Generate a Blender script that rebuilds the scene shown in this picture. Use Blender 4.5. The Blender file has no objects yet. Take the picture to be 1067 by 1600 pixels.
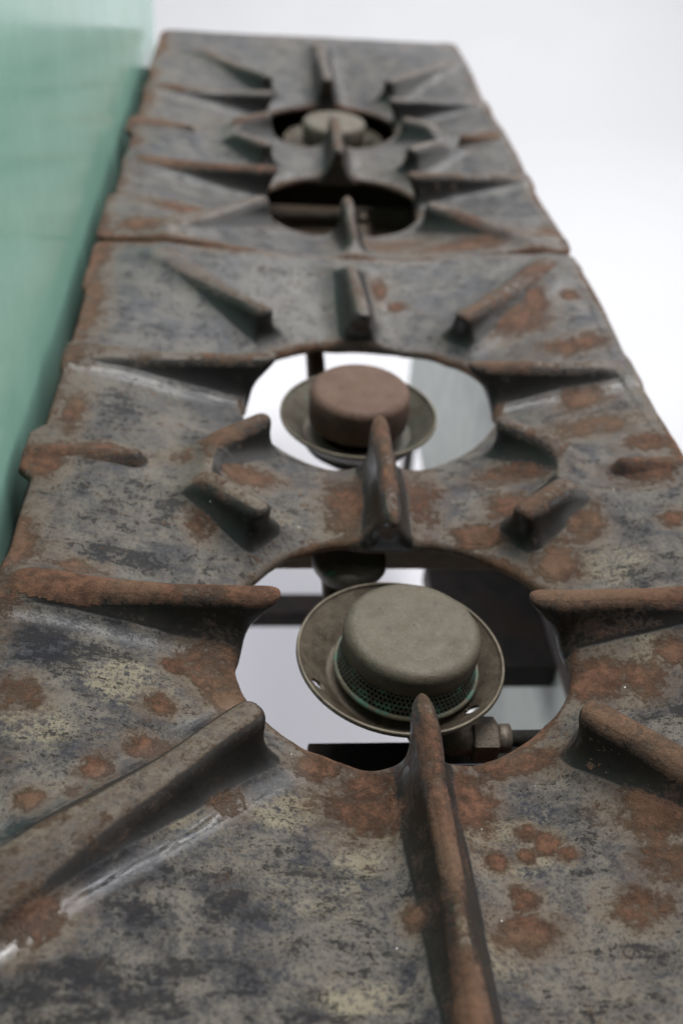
import bpy, math, random
import numpy as np
from mathutils import Vector

S = bpy.context.scene
# ------------------------------------------------------------------ camera
CAM = (-0.085, -0.4066, 0.3897); ROT = (0.8905, -0.0600, -0.0618); FPX = 1555.11
cd = bpy.data.cameras.new('camera'); cam = bpy.data.objects.new('camera', cd)
S.collection.objects.link(cam); S.camera = cam
cam.location = CAM; cam.rotation_euler = ROT
cd.sensor_fit = 'VERTICAL'; cd.sensor_height = 36.0; cd.lens = FPX / 1600 * 36.0
cd.clip_start = 0.01; cd.clip_end = 60
cd.dof.use_dof = True; cd.dof.focus_distance = 0.515; cd.dof.aperture_fstop = 5.0; cd.dof.aperture_blades = 0
S.render.resolution_x = 682; S.render.resolution_y = 1024
# ------------------------------------------------------------------ light
w = bpy.data.worlds.new('World'); S.world = w; w.use_nodes = True
w.node_tree.nodes['Background'].inputs[0].default_value = (0.92, 0.95, 1.0, 1)
w.node_tree.nodes['Background'].inputs[1].default_value = 0.035
def area(name, loc, target, sx, sy, power, col=(1, 1, 1)):
    l = bpy.data.lights.new(name, 'AREA'); l.shape = 'RECTANGLE'; l.size = sx; l.size_y = sy
    l.energy = power; l.color = col
    o = bpy.data.objects.new(name, l); S.collection.objects.link(o); o.location = loc
    o.rotation_euler = (Vector(target) - Vector(loc)).to_track_quat('-Z', 'Y').to_euler()
    return o
area('overhead_softbox', (0.3, 1.05, 4.3), (0.3, 1.1, -0.4), 2.6, 1.5, 136, (1.0, 0.99, 0.97))
area('ceiling_tube', (0.3, 0.25, 1.75), (0.3, 0.24, 0), 2.2, 0.04, 15, (0.95, 0.96, 1.0))
area('ceiling_tube', (0.3, 0.80, 1.75), (0.3, 0.79, 0), 2.2, 0.04, 15, (0.95, 0.96, 1.0))
area('backdrop_lamp', (1.2, 3.2, 3.2), (0.4, 4.2, -0.4), 2.2, 1.2, 140, (0.97, 0.98, 1.0))
area('side_softbox', (2.6, 0.9, 1.35), (-0.25, 0.45, 0.15), 3.2, 2.6, 66, (1.0, 0.99, 0.98))
area('low_fill_light', (-1.5, 0.65, 0.25), (0.05, 0.75, -0.8), 0.8, 0.7, 44, (0.93, 0.91, 1.0))  # added fill without a visible source, brightens the floor below the stove
S.view_settings.view_transform = 'Standard'; S.view_settings.look = 'None'
S.view_settings.exposure = 0.0; S.view_settings.gamma = 1.0
try: S.view_settings.use_curve_mapping = False
except Exception: pass

# ------------------------------------------------------------------ helpers
C = S.collection
def obj(name, me, mat=None, parent=None):
    o = bpy.data.objects.new(name, me); C.objects.link(o)
    if mat is not None and not me.materials: me.materials.append(mat)
    if parent is not None: o.parent = parent
    return o
def thing(name, label, cat, loc=(0, 0, 0), group=None):
    o = bpy.data.objects.new(name, None); C.objects.link(o); o.location = loc
    o.empty_display_size = .03
    o['label'] = label; o['category'] = cat
    if group: o['group'] = group
    return o
def mesh(name, v, f, smooth=True, off=(0, 0, 0)):
    me = bpy.data.meshes.new(name)
    ox, oy, oz = off
    me.from_pydata([(a - ox, b - oy, c - oz) for a, b, c in v], [], f); me.update()
    if smooth: me.polygons.foreach_set('use_smooth', [True] * len(me.polygons))
    return me
def box(name, x0, x1, y0, y1, z0, z1, mat, parent, bev=.0015, off=(0, 0, 0)):
    v = [(x, y, z) for z in (z0, z1) for y in (y0, y1) for x in (x0, x1)]
    f = [(0, 2, 3, 1), (4, 5, 7, 6), (0, 1, 5, 4), (2, 6, 7, 3), (0, 4, 6, 2), (1, 3, 7, 5)]
    o = obj(name, mesh(name, v, f, False, off), mat, parent)
    b = o.modifiers.new('bevel', 'BEVEL'); b.width = bev; b.segments = 2; b.limit_method = 'NONE'
    return o
def lathe(name, prof, mat, parent, n=96, loc=(0, 0, 0), closed=False):
    v = []; f = []
    for r, z in prof:
        for k in range(n):
            a = 2 * math.pi * k / n; v.append((r * math.cos(a), r * math.sin(a), z))
    m = len(prof)
    for i in range(m - 1 + (1 if closed else 0)):
        j = (i + 1) % m
        for k in range(n):
            k2 = (k + 1) % n
            f.append((i * n + k, i * n + k2, j * n + k2, j * n + k))
    o = obj(name, mesh(name, v, f), mat, parent); o.location = loc
    return o
def tube(name, pts, r, mat, parent, n=20, cap=True, off=(0, 0, 0)):
    P = [Vector(p) for p in pts]; v = []; f = []
    rr = r if isinstance(r, (list, tuple)) else [r] * len(P)
    for i, p in enumerate(P):
        d = (P[min(i + 1, len(P) - 1)] - P[max(i - 1, 0)]).normalized()
        up = Vector((0, 0, 1)) if abs(d.z) < .9 else Vector((0, 1, 0))
        a = d.cross(up).normalized(); b = a.cross(d)
        for k in range(n):
            t = 2 * math.pi * (k + .5) / n
            v.append(tuple(p + (a * math.cos(t) + b * math.sin(t)) * rr[i]))
    for i in range(len(P) - 1):
        for k in range(n):
            k2 = (k + 1) % n
            f.append((i * n + k, i * n + k2, (i + 1) * n + k2, (i + 1) * n + k))
    if cap: f.append(tuple(range(n))[::-1]); f.append(tuple(range((len(P) - 1) * n, len(P) * n)))
    return obj(name, mesh(name, v, f, n > 8, off), mat, parent)

# ------------------------------------------------------------------ materials
class NT:
    def __init__(s, name):
        s.m = bpy.data.materials.new(name); s.m.use_nodes = True; s.t = s.m.node_tree
        s.b = s.t.nodes['Principled BSDF']; s.co = s.t.nodes.new('ShaderNodeTexCoord').outputs['Object']
    def put(s, inp, val):
        if hasattr(val, 'is_output'): s.t.links.new(val, inp)
        else: inp.default_value = val
    def noise(s, scale, detail=4, rough=.55, stretch=None, dist=0., co=None):
        n = s.t.nodes.new('ShaderNodeTexNoise'); n.inputs['Scale'].default_value = scale
        n.inputs['Detail'].default_value = detail; n.inputs['Roughness'].default_value = rough
        n.inputs['Distortion'].default_value = dist
        c = co or s.co
        if stretch:
            mp = s.t.nodes.new('ShaderNodeMapping'); mp.inputs['Scale'].default_value = stretch[:3]
            if len(stretch) > 3: mp.inputs['Rotation'].default_value = (0, 0, stretch[3])
            s.t.links.new(c, mp.inputs['Vector']); c = mp.outputs[0]
        s.t.links.new(c, n.inputs['Vector']); return n.outputs['Fac']
    def vor(s, scale):
        n = s.t.nodes.new('ShaderNodeTexVoronoi'); n.inputs['Scale'].default_value = scale
        s.t.links.new(s.co, n.inputs['Vector']); return n.outputs['Distance']
    def attr(s, name):
        n = s.t.nodes.new('ShaderNodeAttribute'); n.attribute_name = name; return n.outputs['Fac']
    def math(s, op, a, b=0., c=0., clamp=False):
        n = s.t.nodes.new('ShaderNodeMath'); n.operation = op; n.use_clamp = clamp
        s.put(n.inputs[0], a); s.put(n.inputs[1], b); s.put(n.inputs[2], c); return n.outputs[0]
    def step(s, v, lo, hi, a=0., b=1.):
        n = s.t.nodes.new('ShaderNodeMapRange'); n.interpolation_type = 'SMOOTHSTEP'
        s.put(n.inputs[0], v)
        for i, q in enumerate((lo, hi, a, b)): s.put(n.inputs[1 + i], q)
        return n.outputs[0]
    def mix(s, f, a, b):
        n = s.t.nodes.new('ShaderNodeMix'); n.data_type = 'RGBA'
        s.put(n.inputs[0], f)
        for k, q in ((6, a), (7, b)):
            s.put(n.inputs[k], q if hasattr(q, 'is_output') else (*q, 1))
        return n.outputs[2]
    def bump(s, h, strength, dist):
        n = s.t.nodes.new('ShaderNodeBump'); n.inputs['Strength'].default_value = strength
        n.inputs['Distance'].default_value = dist; s.t.links.new(h, n.inputs['Height'])
        s.t.links.new(n.outputs[0], s.b.inputs['Normal'])
    def out(s, col, rough, metal=0., spec=.5):
        s.put(s.b.inputs['Base Color'], col if hasattr(col, 'is_output') else (*col, 1))
        s.put(s.b.inputs['Roughness'], rough); s.put(s.b.inputs['Metallic'], metal)
        s.put(s.b.inputs['Specular IOR Level'], spec); return s.m

def iron_mat():
    n = NT('worn_cast_iron')
    big = n.noise(6, 4, .6, dist=.6); mid = n.noise(30, 8, .70, dist=.25); mid2 = n.noise(64, 8, .76, dist=.2)
    streak = n.noise(85, 8, .76, stretch=(.40, 2.0, 1, .10)); fine = n.noise(360, 5, .74); grit = n.noise(1250, 3, .65)
    # grey oxide film over black enamel
    film = n.mix(n.step(mid, .42, .58), (.036, .036, .040), (.110, .099, .084))
    film = n.mix(n.step(n.math('ADD', n.math('MULTIPLY', streak, .5), n.math('MULTIPLY', big, .5)), .46, .57, 0, .6), film, (.142, .122, .094))
    wear = n.attr('wear')
    film = n.mix(n.math('MULTIPLY', n.step(fine, .50, .60, 0, .36), wear), film, (.165, .148, .119))
    film = n.mix(n.math('MULTIPLY', n.step(fine, .49, .40, 0, .66), wear), film, (.018, .018, .021))
    film = n.mix(n.math('MULTIPLY', n.math('SUBTRACT', 1., wear), .5), film, (.078, .078, .080))
    # beige scale
    pv = n.math('ADD', n.math('MULTIPLY', n.attr('pale'), .20), n.math('ADD', n.math('MULTIPLY', mid2, .55), n.math('MULTIPLY', fine, .45)))
    film = n.mix(n.math('MULTIPLY', n.step(pv, .560, .68, 0, .75), wear), film, (.228, .198, .138))
    # worn-through black
    bv = n.math('ADD', n.math('MULTIPLY', streak, .42), n.math('MULTIPLY', mid2, .40))
    bv = n.math('ADD', bv, n.math('ADD', n.math('MULTIPLY', n.attr('black'), .085), n.math('MULTIPLY', fine, .50)))
    bv = n.math('ADD', bv, n.math('MULTIPLY', big, -.06))
    bmask = n.step(bv, .660, .700)
    col = n.mix(n.math('MULTIPLY', bmask, .88), film, (.009, .0095, .012))
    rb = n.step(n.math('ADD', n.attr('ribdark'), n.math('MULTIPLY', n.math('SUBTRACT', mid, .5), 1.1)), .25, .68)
    col = n.mix(n.math('MULTIPLY', rb, .94), col, (.011, .011, .011))  # black rib enamel, with the shade of the steep sides painted in
    gl = n.math('MULTIPLY', n.attr('gloss'), n.step(mid2, .30, .42))
    col = n.mix(n.math('MULTIPLY', gl, .6), col, (.016, .017, .020))
    # rust: patches, rims and crests, with thin stains and specks round them
    rn = n.noise(58, 9, .76, dist=.5); rn2 = n.noise(17, 5, .65); rf = n.noise(230, 6, .76)
    rv = n.math('ADD', n.math('MULTIPLY', n.attr('rust'), .9), n.math('MULTIPLY', n.math('SUBTRACT', rn, .5), 2.1))
    rv = n.math('ADD', rv, n.math('MULTIPLY', n.math('SUBTRACT', rn2, .5), 1.1))
    rv = n.math('ADD', rv, n.math('MULTIPLY', n.math('SUBTRACT', rf, .5), 1.9))
    rmask = n.step(rv, .02, .62)
    stain = n.step(rv, -.85, .30, 0, .55)
    spk = n.math('MULTIPLY', n.step(n.noise(150, 4, .6), .625, .68), n.step(big, .47, .56))
    rmask = n.math('MAXIMUM', rmask, n.math('MULTIPLY', spk, .8))
    rcol = n.mix(n.step(n.noise(120, 7, .74), .38, .62), (.058, .031, .021), (.132, .066, .041))
    rcol = n.mix(n.step(n.noise(13, 4), .44, .62, 0, .7), rcol, (.125, .080, .052))
    rcol = n.mix(n.step(rf, .54, .68, 0, .45), rcol, (.050, .027, .019))
    rcol = n.mix(n.step(grit, .57, .70, 0, .5), rcol, (.27, .165, .105))
    col = n.mix(n.math('MULTIPLY', stain, n.math('SUBTRACT', 1., n.math('MULTIPLY', rb, .85))), col, (.125, .086, .058))
    col = n.mix(n.math('MULTIPLY', rmask, .92), col, rcol)
    fl = n.math('MULTIPLY', n.step(n.vor(75), .036, .022), n.step(n.noise(21, 2), .54, .60))
    col = n.mix(fl, col, (.75, .74, .70))
    rough = n.math('ADD', n.step(fine, .4, .6, .32, .46), n.math('MULTIPLY', wear, .08))
    glossy = rb
    rough = n.math('ADD', n.math('MULTIPLY', n.math('SUBTRACT', 1., glossy), rough), n.math('MULTIPLY', glossy, .36))
    rough = n.math('ADD', n.math('MULTIPLY', n.math('SUBTRACT', 1., gl), rough), n.math('MULTIPLY', gl, .055))
    rough = n.math('ADD', n.math('MULTIPLY', n.math('SUBTRACT', 1., rmask), rough), n.math('MULTIPLY', rmask, .84))
    h = n.math('ADD', n.math('MULTIPLY', n.math('MULTIPLY', fine, .22), n.math('ADD', wear, .25)), n.math('MULTIPLY', mid, .30))
    h = n.math('ADD', h, n.math('ADD', n.math('MULTIPLY', grit, .08), n.math('MULTIPLY', bmask, -.10)))
    h = n.math('MULTIPLY', h, n.math('SUBTRACT', 1., n.math('MULTIPLY', n.math('MAXIMUM', rb, gl), .88)))
    pit = n.math('MULTIPLY', rmask, n.math('ADD', n.math('MULTIPLY', rf, .9), n.math('ADD', n.math('MULTIPLY', grit, .35), .12)))
    h = n.math('ADD', h, pit)
    n.bump(h, .9, .0012)
    return n.out(col, rough, 0., n.math('ADD', n.math('SUBTRACT', .25, n.math('MULTIPLY', wear, .19)), n.math('ADD', n.math('MULTIPLY', rb, .18), n.math('MULTIPLY', gl, .42))))
def metal_mat(name, a, b, c, rough=.6, scale=60, green=0., metal=.25):
    n = NT(name)
    col = n.mix(n.step(n.noise(scale, 7, .65), .34, .66), a, b)
    col = n.mix(n.step(n.noise(scale * .3, 5, .6, dist=.5), .46, .66, 0, .8), col, c)
    f = n.noise(scale * 12, 4, .65)
    col = n.mix(n.step(f, .56, .68, 0, .5), col, tuple(q * 1.7 for q in b))
    col = n.mix(n.step(f, .43, .33, 0, .65), col, tuple(q * .45 for q in a))
    col = n.mix(n.step(n.noise(scale * 1.6, 8, .75, dist=.3), .57, .66, 0, .55), col, tuple(q * .42 for q in a))
    if green: col = n.mix(n.step(n.noise(90, 5, .65), .62 - green, .74 - green), col, (.085, .20, .155))
    n.bump(n.math('ADD', f, n.noise(scale * 4, 5, .6)), .55, .0007)
    return n.out(col, n.step(n.noise(scale * 2, 4), .3, .7, rough - .08, rough + .12), metal)
def plain(name, col, rough, var=.12, scale=25, metal=0.):
    n = NT(name); c2 = tuple(q * (1 - var) for q in col)
    return n.out(n.mix(n.step(n.noise(scale, 5), .35, .65), c2, col), n.step(n.noise(scale * 3), .3, .7, rough * .85, min(1, rough * 1.15)), metal)
M = {}
M['iron'] = iron_mat()
M['cap_khaki'] = metal_mat('khaki_burner_metal', (.078, .066, .045), (.094, .079, .055), (.078, .063, .042), .62)
M['cap_red'] = metal_mat('red_brown_burner_metal', (.088, .049, .034), (.122, .074, .053), (.105, .070, .051), .78)
M['cap_pale'] = metal_mat('grey_brown_burner_metal', (.098, .085, .064), (.125, .108, .082), (.10, .084, .062), .6)
M['dish'] = metal_mat('burner_dish_metal', (.085, .066, .047), (.135, .110, .078), (.052, .038, .028), .5, 70, 0., .45)
M['dish_green'] = metal_mat('greenish_dish_metal', (.075, .062, .046), (.115, .10, .075), (.06, .068, .055), .5, 70, .02, .35)
M['rim'] = metal_mat('bright_worn_rim_metal', (.105, .086, .060), (.165, .14, .10), (.065, .050, .037), .5, 80, 0., .4)
M['mesh'] = metal_mat('verdigris_perforated_metal', (.035, .036, .030), (.075, .078, .062), (.05, .068, .055), .5, 90, .10, .3)
M['flange'] = metal_mat('verdigris_flange_metal', (.11, .094, .066), (.20, .175, .125), (.075, .12, .092), .55, 110, .10, .3)
M['dark'] = metal_mat('dark_iron', (.012, .011, .010), (.028, .024, .020), (.035, .022, .015), .75)
M['brown'] = metal_mat('brown_rusty_iron', (.085, .062, .042), (.16, .122, .082), (.13, .078, .045), .75)
M['rustrail'] = metal_mat('red_rust_iron', (.10, .040, .022), (.17, .072, .040), (.08, .035, .022), .8)
M['fitting'] = metal_mat('dull_bronze_fitting', (.085, .066, .048), (.15, .122, .095), (.10, .075, .052), .5, 60, 0., .5)
M['steel'] = plain('dull_grey_steel', (.32, .33, .34), .35, .15, 40, .7)
M['white'] = plain('white_backdrop_paper', (.500, .502, .514), .8, .012, 1.2)
M['shelf'] = plain('pale_grey_green_enamel', (.165, .185, .160), .4, .1, 10)
def green_mat():
    n = NT('green_vitreous_enamel')
    col = n.mix(n.step(n.noise(4, 6, .65), .38, .62), (.235, .435, .355), (.27, .48, .395))
    smear = n.noise(9, 7, .7, stretch=(1, .6, 1.1))
    col = n.mix(n.step(smear, .50, .66, 0, .14), col, (.36, .50, .43))
    col = n.mix(n.step(n.noise(420, 3), .60, .70, 0, .08), col, (.42, .58, .50))
    col = n.mix(n.step(n.noise(34, 5, .7), .66, .74, 0, .12), col, (.17, .26, .20))
    n.bump(n.noise(28, 3), .02, .001)
    return n.out(col, n.step(smear, .40, .62, .15, .23), 0., .55)
M['green'] = green_mat()

# ------------------------------------------------------------------ setting: floor sweeping up into a backdrop
v = []; f = []
prof = [(-.9, -.8), (3.4, -.8)]
for k in range(1, 13):
    a = math.pi / 2 * k / 12; prof.append((3.4 + 1.0 * math.sin(a), -.8 + 1.0 * (1 - math.cos(a))))
prof.append((4.4, 2.6))
for y, z in prof: v += [(-3.5, y, z), (4.5, y, z)]
for i in range(len(prof) - 1): f.append((2 * i, 2 * i + 1, 2 * i + 3, 2 * i + 2))
fl = obj('floor', mesh('floor', v, f), M['white']); fl['kind'] = 'structure'
fl['label'] = 'white floor sweeping up into a white backdrop'

# ------------------------------------------------------------------ cast-iron hob plates from a distance field
def smin(a, b, k):
    h = np.maximum(k - np.abs(a - b), 0) / k
    return np.minimum(a, b) - h * h * k * .25
def smax(a, b, k): return -smin(-a, -b, k)
_rng = np.random.default_rng(5)
_tab = _rng.random((64, 64)).astype(np.float32)
def vnoise(x, y):
    xi = np.floor(x).astype(int); yi = np.floor(y).astype(int); fx = x - xi; fy = y - yi
    fx = fx * fx * (3 - 2 * fx); fy = fy * fy * (3 - 2 * fy)
    g = lambda a, b: _tab[a % 64, b % 64]
    return (g(xi, yi) * (1 - fx) + g(xi + 1, yi) * fx) * (1 - fy) + (g(xi, yi + 1) * (1 - fx) + g(xi + 1, yi + 1) * fx) * fy - .5

class Plate:
    XR = .213; DEP = -.036
    def __init__(s, holes, y0, y1, rad, ribs, bars, tabs, lift=0.):
        s.holes, s.y0, s.y1, s.rad, s.bars, s.tabs, s.lift = holes, y0, y1, rad, bars, tabs, lift
        s.ribs = ribs
    def h(s, x, y):
        r = None
        for cx, cy in s.holes:
            ky = np.where((y < cy) & (cy < .1), .70, .85)
            rho = np.sqrt((x - cx) ** 2 + (ky * (y - cy)) ** 2 + 1e-9)
            t = 1 - (rho - .092) / .14
            m = np.minimum(.5 * (t + np.sqrt(t * t + .012)), 1.08)
            z = s.DEP * m ** 1.1
            r = z if r is None else smin(r, z, .008)
        return r + .0016 * vnoise(x * 22 + 3, y * 22 + 7) + .0007 * vnoise(x * 70, y * 70) + s.lift
    def hole(s, x, y):
        """signed distance to the rims, negative outside the holes"""
        o = None
        for i, (cx, cy) in enumerate(s.holes):
            dx = (x - cx) / s.rad[0]; dy = (y - cy) / s.rad[1]
            th = np.arctan2(dy, dx); rr = np.sqrt(dx * dx + dy * dy)
            wob = .010 * np.sin(3 * th + i) + .006 * np.sin(7 * th + 2 * i) + .035 * vnoise(x * 120, y * 120) * .35 + .02 * vnoise(x * 45 + 9, y * 45)
            d = (1 + wob - rr) * s.rad[1]
            o = d if o is None else np.maximum(o, d)
        return o
    def outline(s, x, y):
        xl = -.2285 + .0016 * vnoise(y * 60, y * 0 + 2.5)
        for yc, hw, amt in s.tabs:
            xl = xl - amt * np.clip((hw + .006 - np.abs(y - yc)) / .010, 0, 1)
        xr = s.XR + .0012 * np.sin(y * 17 + 1) + .0012 * vnoise(y * 30, y * 0 + .5)
        dx = np.maximum(xl - x, x - xr)
        wv = .0016 * vnoise(x * 28, x * 0 + s.y0 * 10)
        dy = np.maximum(s.y0 - y + wv, y - s.y1 + wv)
        return smax(dx, dy, .012)
    def base(s, x, y, z):
        h = s.h(x, y)
        o = np.maximum(s.outline(x, y), s.hole(x, y))
        a = (np.abs(z - (h - .0038)) - .0038) * .96
        r = .0032
        qa = a + r; qo = o + r
        d = np.sqrt(np.maximum(qa, 0) ** 2 + np.maximum(qo, 0) ** 2) + np.minimum(np.maximum(qa, qo), 0) - r
        # downturned lip along the open side
        ol = s.outline(x, y)
        lip = np.maximum(np.maximum(np.abs(ol + .0035) - .0033, .19 - x), np.maximum(z - h + .002, h - .026 - z))
        return smin(d, lip, .006), h, o
    def rib(s, i, x, y, z, h):
        (x0, y0, x1, y1, over, w0, w1, top) = s.ribs[i]
        L = math.hypot(x1 - x0, y1 - y0); ux, uy = (x1 - x0) / L, (y1 - y0) / L
        u = (x - x0) * ux + (y - y0) * uy; v = -(x - x0) * uy + (y - y0) * ux
        zz = z - s.lift
        wob = .0016 * vnoise(u * 35 + i * 7, u * 0 + i)
        w = w0 + (w1 - w0) * np.clip(u / L, 0, 1) + .09 * np.clip(-zz, 0, .045)
        side = np.abs(v + wob) - w
        up = zz - top * np.clip(u / L, 0, 1) - .0012 * vnoise(u * 40 + i * 3, u * 0 + i + .4)
        k = over / .036
        tip = (-(u) + k * np.clip(-zz, -.02, 1)) / math.sqrt(1 + k * k)
        if i == 6: end = (u - L + k * np.clip(-zz, -.02, 1)) / math.sqrt(1 + k * k)     # both ends overhang a hole
        else: end = (u - L + .55 * zz) * .85
        p = smax(smax(up, tip, .007), end, .012)
        p = np.maximum(p, -.043 - zz)
        d = smax(side, p, .0085)
        return np.maximum(d, np.where(s.hole(x, y) > 0, -.02, (h - .0058) - z))
    def bar(s, i, x, y, z):
        x0, x1, yc, zc, r = s.bars[i]
        px = np.clip(x, x0, x1)
        return np.sqrt((x - px) ** 2 + (y - yc) ** 2 + ((z - zc - s.lift) * .9) ** 2) - r
    def field(s, x, y, z, want_id=False):
        """points (flat arrays)"""
        d, h, o = s.base(x, y, z); d0 = d.copy(); best = np.full(d.shape, 1e9); bid = np.full(d.shape, -1)
        for i, rb in enumerate(s.ribs):
            m = (x > min(rb[0], rb[2]) - .035) & (x < max(rb[0], rb[2]) + .035) & (y > min(rb[1], rb[3]) - .035) & (y < max(rb[1], rb[3]) + .035)
            if not m.any(): continue
            r = s.rib(i, x[m], y[m], z[m], h[m])
            if want_id:
                q = best[m]; bb = bid[m]; better = r < q; q[better] = r[better]; bb[better] = i; best[m] = q; bid[m] = bb
            d[m] = smin(d[m], r, .0245)
        for i in range(len(s.bars)):
            b = s.bars[i]; m = (x > b[0] - .03) & (x < b[1] + .03) & (np.abs(y - b[2]) < .03)
            if not m.any(): continue
            r = s.bar(i, x[m], y[m], z[m])
            if want_id:
                q = best[m]; bb = bid[m]; r2 = r; better = r2 < q; q[better] = r2[better]; bb[better] = 100 + i; best[m] = q; bid[m] = bb
            d[m] = smin(d[m], r, .006)
        return (d, h, o, best - d0, bid) if want_id else d

def surface_nets(plate, lo, hi, vox):
    n = [int(math.ceil((hi[i] - lo[i]) / vox)) + 1 for i in range(3)]
    ax = [(lo[i] + vox * np.arange(n[i])).astype(np.float64) for i in range(3)]
    D = np.empty(n, np.float32)
    ch = 24
    for i in range(0, n[0], ch):
        X, Y = np.meshgrid(ax[0][i:i + ch], ax[1], indexing='ij')
        h = plate.h(X, Y); near = np.ones(X.shape, bool)
        Z = ax[2][None, None, :]
        sh = (X.shape[0], X.shape[1], n[2])
        d = plate.field(np.broadcast_to(X[..., None], sh).ravel(), np.broadcast_to(Y[..., None], sh).ravel(), np.broadcast_to(Z, sh).ravel())
        D[i:i + ch] = d.reshape(sh)
    sgn = D < 0
    cn = [k - 1 for k in n]
    acc = np.zeros(cn, bool); allin = np.ones(cn, bool)
    for dx in (0, 1):
        for dy in (0, 1):
            for dz in (0, 1):
                q = sgn[dx:dx + cn[0], dy:dy + cn[1], dz:dz + cn[2]]; acc |= q; allin &= q
    act = acc & ~allin
    ci = np.argwhere(act); idx = np.full(cn, -1, np.int64); idx[act] = np.arange(len(ci))
    pos = np.zeros((len(ci), 3)); cnt = np.zeros(len(ci))
    cor = [(a, b, c) for a in (0, 1) for b in (0, 1) for c in (0, 1)]
    for a in cor:
        for k in range(3):
            if a[k]: continue
            b = list(a); b[k] = 1
            da = D[ci[:, 0] + a[0], ci[:, 1] + a[1], ci[:, 2] + a[2]]; db = D[ci[:, 0] + b[0], ci[:, 1] + b[1], ci[:, 2] + b[2]]
            m = (da < 0) != (db < 0)
            t = np.where(m, da / np.where(m, da - db, 1), 0)
            P = np.tile(np.array(a, float), (len(ci), 1)); P[:, k] = t
            pos[m] += P[m]; cnt[m] += 1
    V = (ci + pos / cnt[:, None]) * vox + np.array(lo)
    F = []
    for k in range(3):
        i1, i2 = [(1, 2), (2, 0), (0, 1)][k]
        sl = [slice(None)] * 3; sl2 = [slice(None)] * 3; sl[k] = slice(0, -1); sl2[k] = slice(1, None)
        A, B = sgn[tuple(sl)], sgn[tuple(sl2)]
        e = np.argwhere(A != B)
        e = e[(e[:, i1] > 0) & (e[:, i2] > 0) & (e[:, i1] < n[i1] - 1) & (e[:, i2] < n[i2] - 1)]
        flip = B[e[:, 0], e[:, 1], e[:, 2]]
        def at(o1, o2):
            q = e.copy(); q[:, i1] -= o1; q[:, i2] -= o2; return idx[q[:, 0], q[:, 1], q[:, 2]]
        q = np.stack([at(1, 1), at(0, 1), at(0, 0), at(1, 0)], 1)
        q[flip] = q[flip][:, ::-1]; F.append(q)
    return V, np.concatenate(F)

# --- camera rays, to set the stains of the iron where the photograph has them
def rotm(rx, ry, rz):
    cx, sx, cy, sy, cz, sz = math.cos(rx), math.sin(rx), math.cos(ry), math.sin(ry), math.cos(rz), math.sin(rz)
    return np.array([[cz, -sz, 0], [sz, cz, 0], [0, 0, 1]]) @ np.array([[cy, 0, sy], [0, 1, 0], [-sy, 0, cy]]) @ np.array([[1, 0, 0], [0, cx, -sx], [0, sx, cx]])
RM = rotm(*ROT)
def on_plate(u, v, P):
    d = RM @ np.array([(u - 533.5) / FPX, -(v - 800) / FPX, -1.]); z = -.01
    for _ in range(12):
        q = np.array(CAM) + d * ((z - CAM[2]) / d[2]); z = .5 * z + .5 * float(np.clip(P.h(np.array([q[0]]), np.array([q[1]]))[0], -.036, .01))
    return q[:2]
RUST = [(585,1255,70,58),(500,1195,36,22),(350,1258,30,20),(148,1205,26,22),(50,1250,26,20),(115,1240,18,12),(20,1090,42,30),(250,1100,28,18),(275,1042,20,13),
 (335,1040,45,50),(355,1095,42,26),(240,1172,38,20),(40,1430,62,48),(120,888,42,13),(22,850,34,55),(10,935,28,30),(735,1255,40,60),(775,1348,19,14),(818,1298,19,13),
 (855,1318,19,18),(822,1338,14,11),(883,1335,16,10),(818,1462,58,32),(820,1405,22,19),(1000,1415,50,27),(1045,1345,48,38),(1030,1265,70,48),(800,1190,85,22),
 (930,1060,58,32),(1000,1055,38,30),(1050,1020,28,22),(870,885,42,28),(910,820,34,30),(795,795,32,28),(750,840,44,20),(1050,808,20,13),(545,785,38,46),
 (660,780,30,58),(320,825,25,22),(1010,690,42,14),(1010,735,58,18),(930,665,65,14),(905,625,42,14),(800,742,65,14),(385,745,48,14),(290,720,28,9),(135,480,28,60),
 (55,720,40,30),(115,560,30,16),(115,640,22,36),(150,703,75,12),(800,500,50,26),(835,470,26,20),(890,460,15,10),(890,540,60,15),(325,455,14,9),(590,455,12,18),(220,350,40,12),
 (300,330,60,8),(620,480,14,8),(720,385,80,8),(600,385,60,7),(240,190,50,6),(760,212,20,6),(850,365,35,9),(690,1440,20,60),(650,1440,24,20),(545,930,5,5),(700,875,40,14),(640,1210,40,18),(215,1440,0.1,0.1)]
PALE = [(790,1320,130,70),(450,1270,75,45),(960,880,75,40),(300,1290,80,30),(560,1330,70,60),(500,1400,90,60),(700,880,50,25),(880,1000,60,30),(480,820,70,40),(1010,1020,50,30),(1010,600,40,40),
 (740,1500,90,60),(560,1560,120,40),(60,1130,80,50),(190,1060,90,50),(640,440,120,30),(250,450,80,30),(700,1350,40,60)]
BLACK = [(200,1395,120,62),(340,1400,60,60),(90,1550,110,50),(60,1300,70,30),(180,640,65,34),(140,670,50,20),(900,650,50,22),(1045,1105,45,24),(240,790,90,40),(130,760,60,20),(345,1075,40,30),(560,1290,40,60),
 (100,1010,90,40),(730,760,60,8),(960,640,40,20),(240,1540,120,60),(330,1010,90,30),(1010,900,40,20),(200,870,70,20)]
def stain(P, table, x, y, seed=3):
    f = np.full(len(x), -1.); rg = random.Random(seed)
    for u, v, ru, rv in table:
        cap = rg.uniform(.38, .95)
        c = on_plate(u, v, P)
        if not (P.y0 - .02 < c[1] < P.y1 + .02): continue
        rx = np.linalg.norm(on_plate(u + ru, v, P) - c); ry = np.linalg.norm(on_plate(u, v + rv, P) - c)
        f = np.maximum(f, np.minimum(cap, 1.15 - np.sqrt(((x - c[0]) / rx) ** 2 + ((y - c[1]) / ry) ** 2)))
    return f

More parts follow.
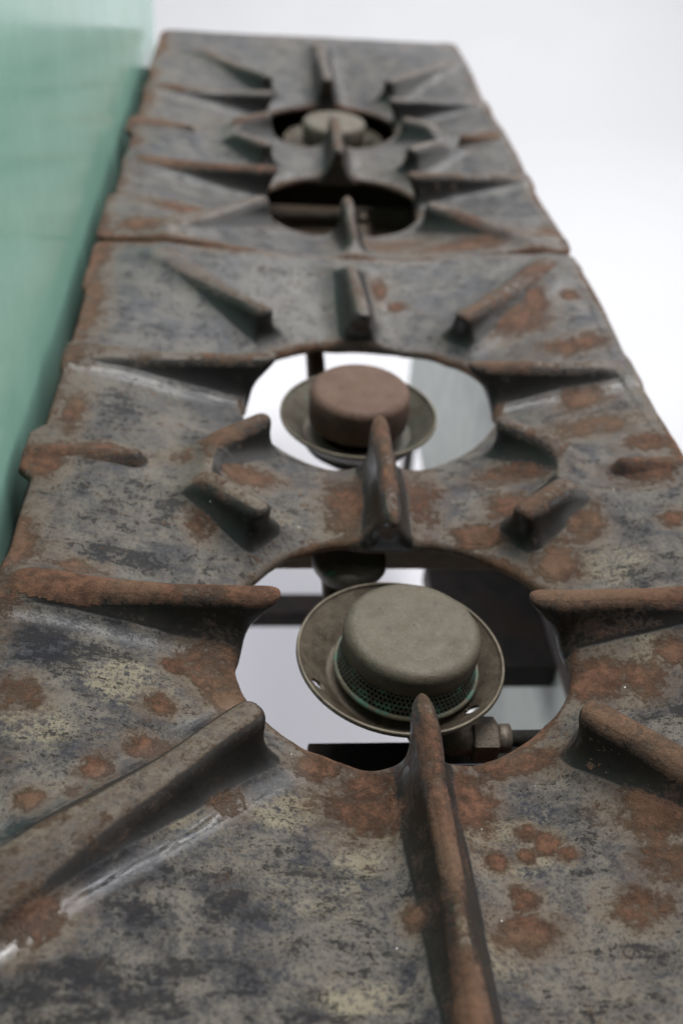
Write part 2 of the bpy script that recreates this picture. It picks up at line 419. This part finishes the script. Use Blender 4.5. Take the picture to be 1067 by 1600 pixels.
GLOSS = [1, 3, 4, 7]
def build_plate(P, vox, name, label, riblab, ribrust, edge=1.0):
    lo = (-.252, P.y0 - .012, -.066 + P.lift); hi = (.230, P.y1 + .012, .014 + P.lift)
    V, F = surface_nets(P, lo, hi, vox)
    # settle vertices on the zero level and take exact normals
    for it in range(2):
        e = vox * .35
        g = np.stack([P.field(*(V + dv).T.copy()) - P.field(*(V - dv).T.copy()) for dv in np.eye(3) * e], 1) / (2 * e)
        gl = np.maximum(np.linalg.norm(g, axis=1), .3)
        d = P.field(*V.T.copy())
        V = V - np.clip(d / gl, -vox * .6, vox * .6)[:, None] * g / gl[:, None]
    d, h, o, near, rid = P.field(*V.T.copy(), want_id=True)
    N = g / gl[:, None]
    x, y, z = V.T
    isr = (near < -.0004) & (rid >= 0)
    foot = (np.isin(rid, GLOSS) * .40 + (rid == 7) * .55) * np.clip((.021 - near) / .006, 0, 1) * np.clip((near - .001) / .003, 0, 1) * np.clip((N[:, 2] - .80) / .1, 0, 1)
    rid = np.where(isr, rid, -1)
    rust = stain(P, RUST, x, y)
    hd = -P.hole(x, y); od = -P.outline(x, y)
    patchy = vnoise(x * 26 + 4, y * 26) * 1.1
    rust = np.maximum(rust, (.50 + patchy - np.abs(hd) / .0055) * edge)
    rust = np.maximum(rust, .50 + patchy - od / .009 )
    rust = np.maximum(rust, .45 + patchy * 1.2 - (x + .2285) / .020)
    rise = np.clip((z - h) / .03, 0, 1.3)
    dark = np.zeros(len(x))
    for i in range(len(P.ribs)):
        m = rid == i
        if not m.any(): continue
        crest = np.clip((z[m] - P.lift + .011) / .010, 0, 1)
        rr, allover = ribrust[i]
        rust[m] = np.where(crest > .5, np.maximum(rust[m] * .5, crest * (rr + .7 * patchy[m])), np.maximum(rust[m] * .4 + allover * .5, allover + .5 * patchy[m]))
    up = np.clip(N[:, 2], 0, 1)
    dark = np.clip((.008 - near) / .008, 0, 1) * np.clip((.95 - up) / .26, 0, 1)  # steep rib sides and feet: dark enamel plus shade put into the colour
    pale = np.maximum(stain(P, PALE, x, y), 0); black = np.maximum(stain(P, BLACK, x, y), 0)
    black = np.where(rid >= 0, black * .3, black)
    for i in range(len(P.bars)): rust[rid == 100 + i] = .5
    under = N[:, 2] < -.3
    rust[under] = np.maximum(rust[under], .4)
    fr = rid[F]; fid = np.where((fr >= 0).sum(1) >= 2, fr.max(1), -1)
    base = np.array([0., (P.y0 + P.y1) / 2, -.012])
    root = thing(name, label, 'stove grate', tuple(base), 'cast iron stove grates')
    def sub(nm, mask, lab=None):
        ff = F[mask]; u, inv = np.unique(ff, return_inverse=True); inv = inv.reshape(ff.shape)
        me = bpy.data.meshes.new(nm)
        me.vertices.add(len(u)); me.vertices.foreach_set('co', (V[u] - base).astype(np.float32).ravel())
        me.loops.add(inv.size); me.loops.foreach_set('vertex_index', inv.astype(np.int32).ravel())
        me.polygons.add(len(inv)); me.polygons.foreach_set('loop_start', (np.arange(len(inv)) * 4).astype(np.int32))
        me.polygons.foreach_set('use_smooth', np.ones(len(inv), bool)); me.update(calc_edges=True)
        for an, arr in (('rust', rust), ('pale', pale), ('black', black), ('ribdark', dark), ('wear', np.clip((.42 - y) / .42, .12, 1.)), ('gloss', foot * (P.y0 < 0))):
            a = me.attributes.new(an, 'FLOAT', 'POINT'); a.data.foreach_set('value', arr[u].astype(np.float32))
        me.normals_split_custom_set_from_vertices(N[u])
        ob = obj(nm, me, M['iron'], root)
        if lab: ob['label'] = lab
        return ob
    sub('plate', fid < 0)
    for i in range(len(P.ribs)):
        if (fid == i).any(): sub('rib', fid == i, riblab.get(i))
    for i in range(len(P.bars)):
        if (fid == 100 + i).any(): sub('edge_bar', fid == 100 + i)
    return root

def ribset(c1, c2, yn, yf, over, ft=0., fx=0.):
    """ribs round two burner holes: (tip x, tip y, outer x, outer y, overhang, half width at tip, at end, top height)"""
    (ax, ay), (bx, by) = c1, c2
    O, OD = over
    W0, W1 = .0082, .0062
    R = [(ax, ay - .068, ax, yn, O, W0 - .0016, W1 - .0024, ft * .5), (ax - .068, ay + .002, -.216, ay + .010, O, W0, W1, 0.), (ax + .068, ay, .198, ay + .003, O, W0, W1, 0.),
         (bx - .070, by + .004, -.218, by + .003, O, W0, W1, 0.), (bx + .072, by, .196, by + .002, O, W0, W1, 0.), (bx, by + .070, bx - .004, yf, O, W0, W1, 0.),
         (bx, by - .070, ax, ay + .060, O, W0 - .0016, W1 + .0002, 0.),
         (ax - .082, ay - .077, ax - .182 - fx, ay - .165 - fx, OD, W0 + .0012, W1 + .0022, ft), (ax + .082, ay - .078, ax + .178 + fx * .4, ay - .165 - fx * .4, OD, W0 + .0012, W1 + .0022, ft),
         (bx - .077, by + .075, bx - .176, by + .182, OD, W0, W1, 0.), (bx + .080, by + .077, bx + .184, by + .182, OD, W0, W1, 0.),
         (ax - .077, ay + .076, ax - .120, ay + .113, OD, W0, W0, 0.), (ax + .080, ay + .076, ax + .122, ay + .111, OD, W0, W0, 0.),
         (bx - .078, by - .075, bx - .120, by - .107, OD, W0, W0, 0.), (bx + .084, by - .075, bx + .124, by - .105, OD, W0, W0, 0.)]
    return R
A1, A2 = (.001, .0), (.003, .260); B1, B2 = (.006, .658), (.007, .922)
near = Plate([A1, A2], -.295, .4690, (.103, .092), ribset(A1, A2, -.275, .432, (.031, .012), .003, .028), [(-.229, -.166, .137, -.0076, .0068), (.168, .207, .134, -.0076, .0068)], [(.140, .024, .0095), (.425, .050, .005)])
far = Plate([B1, B2], .4735, 1.2175, (.088, .086), ribset(B1, B2, .490, 1.165, (.018, .006)), [(-.226, -.166, .786, -.0070, .0062), (.160, .200, .790, -.0070, .0062)], [(.790, .024, .0095), (.520, .055, .006), (1.10, .10, .003)], lift=.0015)
RR = {0: (.62, -.05), 1: (.80, -.30), 2: (.75, .10), 3: (.30, -.7), 4: (.20, -.7), 5: (-.1, -.8), 6: (.42, -.2), 7: (-.15, -.8), 8: (.35, -.55), 9: (.0, -.8), 10: (.30, -.6), 11: (.25, -.6), 12: (.15, -.6), 13: (.55, -.45), 14: (.30, -.6)}
build_plate(near, .0016, 'stove_grate', 'nearer rusty cast iron stove grate with burner caps showing through both holes', {0: 'rusty brown rib running towards the viewer', 1: 'long rib with a rust crusted tip', 3: 'glossy black rib with a worn brown outer end'}, RR)
FR = {k: (max(-.3, a - .35), b - .35) for k, (a, b) in RR.items()}
build_plate(far, .0024, 'stove_grate', 'farther cast iron stove grate with one empty burner hole', {}, FR, .9)

# ------------------------------------------------------------------ burners
def arc(cr, cz, r, a0, a1, n=7):
    return [(cr + r * math.cos(math.radians(a0 + (a1 - a0) * k / n)), cz + r * math.sin(math.radians(a0 + (a1 - a0) * k / n))) for k in range(n + 1)]
def make_dish(parent, zr, mat, holes, R=.064):
    nr, na = 34, 180; r0 = .030; v = []; f = []
    def hz(r):
        t = (r - r0) / (R - r0)
        return zr - .0185 + .0185 * (max(0, t - .42) / .58) ** 1.1
    idx = {}
    for i in range(nr + 1):
        r = r0 + (R - r0) * i / nr
        for k in range(na):
            a = 2 * math.pi * k / na; wob = 1.
            v.append((r * wob * math.cos(a), r * wob * math.sin(a), hz(r)))
    for i in range(nr):
        for k in range(na):
            rm = r0 + (R - r0) * (i + .5) / nr; am = 2 * math.pi * (k + .5) / na
            x, y = rm * math.cos(am), rm * math.sin(am)
            if any((x - hx) ** 2 + (y - hy) ** 2 < hr * hr for hx, hy, hr in holes): continue
            f.append((i * na + k, (i + 1) * na + k, (i + 1) * na + (k + 1) % na, i * na + (k + 1) % na))
    # round the rims of the drilled holes
    for j, (x, y, z) in enumerate(v):
        for hx, hy, hr in holes:
            d = math.hypot(x - hx, y - hy)
            if abs(d - hr) < .0009 and d > 1e-6:
                v[j] = (hx + (x - hx) * hr / d, hy + (y - hy) * hr / d, z); break
    o = obj('drip_dish', mesh('drip_dish', v, f), mat, parent)
    m = o.modifiers.new('solidify', 'SOLIDIFY'); m.thickness = .0018; m.offset = -1
    b = o.modifiers.new('bevel', 'BEVEL'); b.width = .0005; b.segments = 2; b.limit_method = 'ANGLE'
    lathe('rim', [(R + .0010 * math.cos(q), zr + .0002 + .0010 * math.sin(q)) for q in [math.pi * 2 * k / 10 for k in range(10)]], M['rim'], o, 120, closed=True)
    return o
def perforated(parent, z0, z1, r0, r1, rows, cols, mat):
    v = []; f = []
    for i in range(rows):
        for k in range(cols):
            def P(s, t, dr=0.):
                zz = z0 + (z1 - z0) * (i + t) / rows; r = r0 + (r1 - r0) * (i + t) / rows - dr
                a = 2 * math.pi * (k + s + .5 * (i % 2)) / cols
                return (r * math.cos(a), r * math.sin(a), zz)
            b = len(v); oct_ = [(.5 + .36 * math.cos(math.pi / 4 * q + math.pi / 8), .5 + .38 * math.sin(math.pi / 4 * q + math.pi / 8)) for q in range(8)]
            cor = [(1, 1), (0, 1), (0, 0), (1, 0)]
            v += [P(*c) for c in cor] + [P(*c) for c in oct_] + [P(*c, .0022) for c in oct_]
            for q in range(4):                       # corner c_q faces octagon verts 2q, 2q+1
                e = b + 4 + 2 * q; nx = b + 4 + (2 * q + 2) % 8
                f.append((b + q, e, e + 1)); f.append((b + q, e + 1, nx, b + (q + 1) % 4))
            for q in range(8): f.append((b + 4 + q, b + 12 + q, b + 12 + (q + 1) % 8, b + 4 + (q + 1) % 8))
            f.append(tuple(b + 12 + q for q in range(8)))
    me = mesh('perforated_ring', v, f, False)
    o = obj('perforated_ring', me, mat, parent)
    return o
def burner(label, loc, top, capm, dishm, r, holes, perf, dish_drop=.0245, R=.064):
    root = thing('gas_burner', label, 'gas burner', (loc[0], loc[1], top - .064), 'gas burners under the grates')
    T = .064                                        # local height of the cap's top
    sag = [(0.0005, T + .0006), (r * .5, T + .0004), (r - .011, T - .0004)]
    lowz = T - (.0165 if perf else .030)
    prof = sag + arc(r - .0068, T - .0073, .0068, 88, 4, 9) + [(r, T - .012), (r - .0003, lowz), (r - .003, lowz), (r - .004, T - .008), (.001, T - .004)]
    lathe('cap', prof, capm, root)
    if perf:
        lathe('inner_sleeve', [(r - .0065, lowz + .003), (r - .0035, T - .035), (.02, T - .035)], M['dark'], root, 64)
        perforated(root, lowz + .0006, T - .0315, r - .0016, r + .0015, 5, 92, M['mesh'])
        zf = T - .0315
        lathe('flange', [(r - .001, zf + .0005), (r + .0024, zf), (r + .0034, zf - .0010), (r + .0032, zf - .0024), (r - .004, zf - .003)], M['flange'], root)
    d = make_dish(root, T - dish_drop, dishm, holes, R)
    zb = T - dish_drop - .0185
    lathe('throat', [(.0335, zb - .0022), (.042, zb - .003), (.043, zb - .008), (.034, zb - .016), (.020, zb - .028), (.001, zb - .028)], M['dark'], root, 48)
    return root, T, zb
H1 = [(-.0505, -.018, .0040), (.040, -.034, .0040), (-.014, -.0535, .0026), (.018, .052, .004)]
b1, T, zb = burner('khaki grey gas burner with perforated ring under the nearest grate hole', (.006, .004), -.0310, M['cap_khaki'], M['dish'], .0415, H1, True, .0235, .0625)
b1.children[[c.name.split('.')[0] for c in b1.children].index('drip_dish')].location.x = -.0045
b1.rotation_euler = (math.radians(-1.0), math.radians(2.6), 0)
b2, _, _ = burner('red brown rusty gas burner in the second grate hole', (-.0035, .262), -.0255, M['cap_red'], M['dish_green'], .0400, [], False, .0245, .0620)
b4, _, _ = burner('grey brown capped gas burner in the farthest grate hole', (.013, .922), -.0290, M['cap_pale'], M['dish_green'], .0415, [(.05, .02, .004)], False, .026)

# ------------------------------------------------------------------ stove frame under the grates
fr = thing('stove_stand', 'dark iron stove stand seen through the grate holes', 'stove stand', (0, .46, -.8))
F0 = (0, .46, -.8)
def rail(nm, x0, x1, y0, y1, z0, z1, mat='dark'): return box(nm, x0, x1, y0, y1, z0, z1, M[mat], fr, .0015, F0)
rail('side_rail', .186, .198, -.29, 1.20, -.100, -.022); rail('side_rail', -.222, -.210, -.29, 1.20, -.100, -.022)
rail('cross_rail', -.2095, .1855, -.285, -.270, -.100, -.030)
rail('cross_rail', -.2095, .1855, .131, .152, -.101, -.070, 'brown')
rail('cross_rail', -.2095, .1855, .462, .480, -.072, -.040)
rail('cross_rail', -.2095, .1855, .782, .800, -.090, -.060)
rail('bracket', -.052, .1855, -.088, -.018, -.124, -.110); rail('strap', .028, .1855, -.086, -.060, -.1095, -.1035, 'rustrail'); rail('lower_cross_rail', -.2095, .1850, .388, .420, -.424, -.402)
rail('end_apron', -.2095, .1855, 1.190, 1.200, -.350, -.022)
rail('drip_tray', -.2095, .1855, .500, 1.188, -.1120, -.1060, 'brown')
rail('shade_plate', .182, .1992, .100, .360, -.262, -.1012); rail('shade_box', .092, .1990, .215, .365, -.330, -.302)  # added dark plate and box standing in for the shadow at right
rail('lower_panel', .1995, .2035, -.28, 1.19, -.62, -.1005, 'shelf')
for x in (-.222, .2038):
    for y in (-.26, 1.165): rail('leg', x, x + .020, y, y + .022, -.8, -.1005)

# gas feeds
def feed(label, x, y, z, yback, xoff):
    t = thing('gas_pipe', label, 'gas pipe', (x, y, z), 'gas pipes under the burners')
    o = (x, y, z)
    tube('mixing_tube', [(x - .004, y + .012, z), (x + xoff * .6, y + .05, z), (x + xoff, y + .085, z), (x + xoff, yback, z)], [.012, .010, .0085, .0085], M['brown'], t, 20, True, o)
    return t, o
t1, o1 = feed('brown gas pipe running back from the khaki burner', .006, .001, -.092, .1495, -.036)
lathe('air_shutter', [(.0005, .012), (.020, .012), (.025, .009), (.026, .003), (.022, -.004), (.0005, -.004)], M['dish_green'], t1, 48, (-.026, .106, .016))
t2, o2 = feed('brown gas pipe running back from the red brown burner', -.0035, .262, -.080, .4615, -.028)
t4, o4 = feed('gas pipe running back from the farthest burner', .013, .922, -.085, 1.189, -.028)
g = thing('gas_valve', 'bronze pipe elbow with hexagonal nut and thin steel pipe beside the khaki burner', 'pipe fitting', (.04, -.036, -.084))
og = (.04, -.036, -.084)
tube('elbow', [(.012, -.024, -.088), (.024, -.032, -.085), (.034, -.037, -.084), (.043, -.037, -.084)], [.010, .0105, .0105, .0105], M['fitting'], g, 20, True, og)
tube('nut', [(.0432, -.037, -.084), (.0442, -.037, -.084), (.0580, -.037, -.084), (.0590, -.037, -.084)], [.0120, .0132, .0132, .0120], M['fitting'], g, 6, True, og)
tube('sleeve', [(.0591, -.037, -.084), (.067, -.037, -.084)], .0088, M['fitting'], g, 20, True, og)
tube('pipe', [(.0672, -.037, -.084), (.1855, -.037, -.084)], .0050, M['dark'], g, 16, True, og)
tube('thin_pipe', [(.030, -.046, -.101), (.12, -.046, -.101), (.1855, -.046, -.101)], .0028, M['steel'], g, 12, True, og)

jet = thing('gas_jet', 'small dull gas jet lying in the empty burner hole', 'gas jet', (.04, .735, -.106))
lathe('base', [(.001, 0), (.016, .0), (.016, .006), (.011, .009), (.011, .016), (.001, .016)], M['fitting'], jet, 6)
lathe('nozzle', [(.007, .0162), (.007, .024), (.0045, .028), (.001, .028)], M['fitting'], jet, 20)
# ------------------------------------------------------------------ green enamelled splashback
gs = thing('splashback', 'glossy green enamelled splashback panel standing along the grates', 'splashback', (-.247, .5, -.12))
G0 = (-.247, .5, -.12)
box('panel', -.252, -.2455, -.32, 1.262, -.12, .38, M['green'], gs, .002, G0)
box('gap_strip', -.2453, -.2235, -.30, 1.19, -.060, -.048, M['dark'], gs, .001, G0)  # added dark strip that makes the gap beside the grates read black
for y in (-.30, 1.245): box('stay', -.262, -.2522, y, y + .012, -.8, .36, M['dark'], gs, .001, G0)
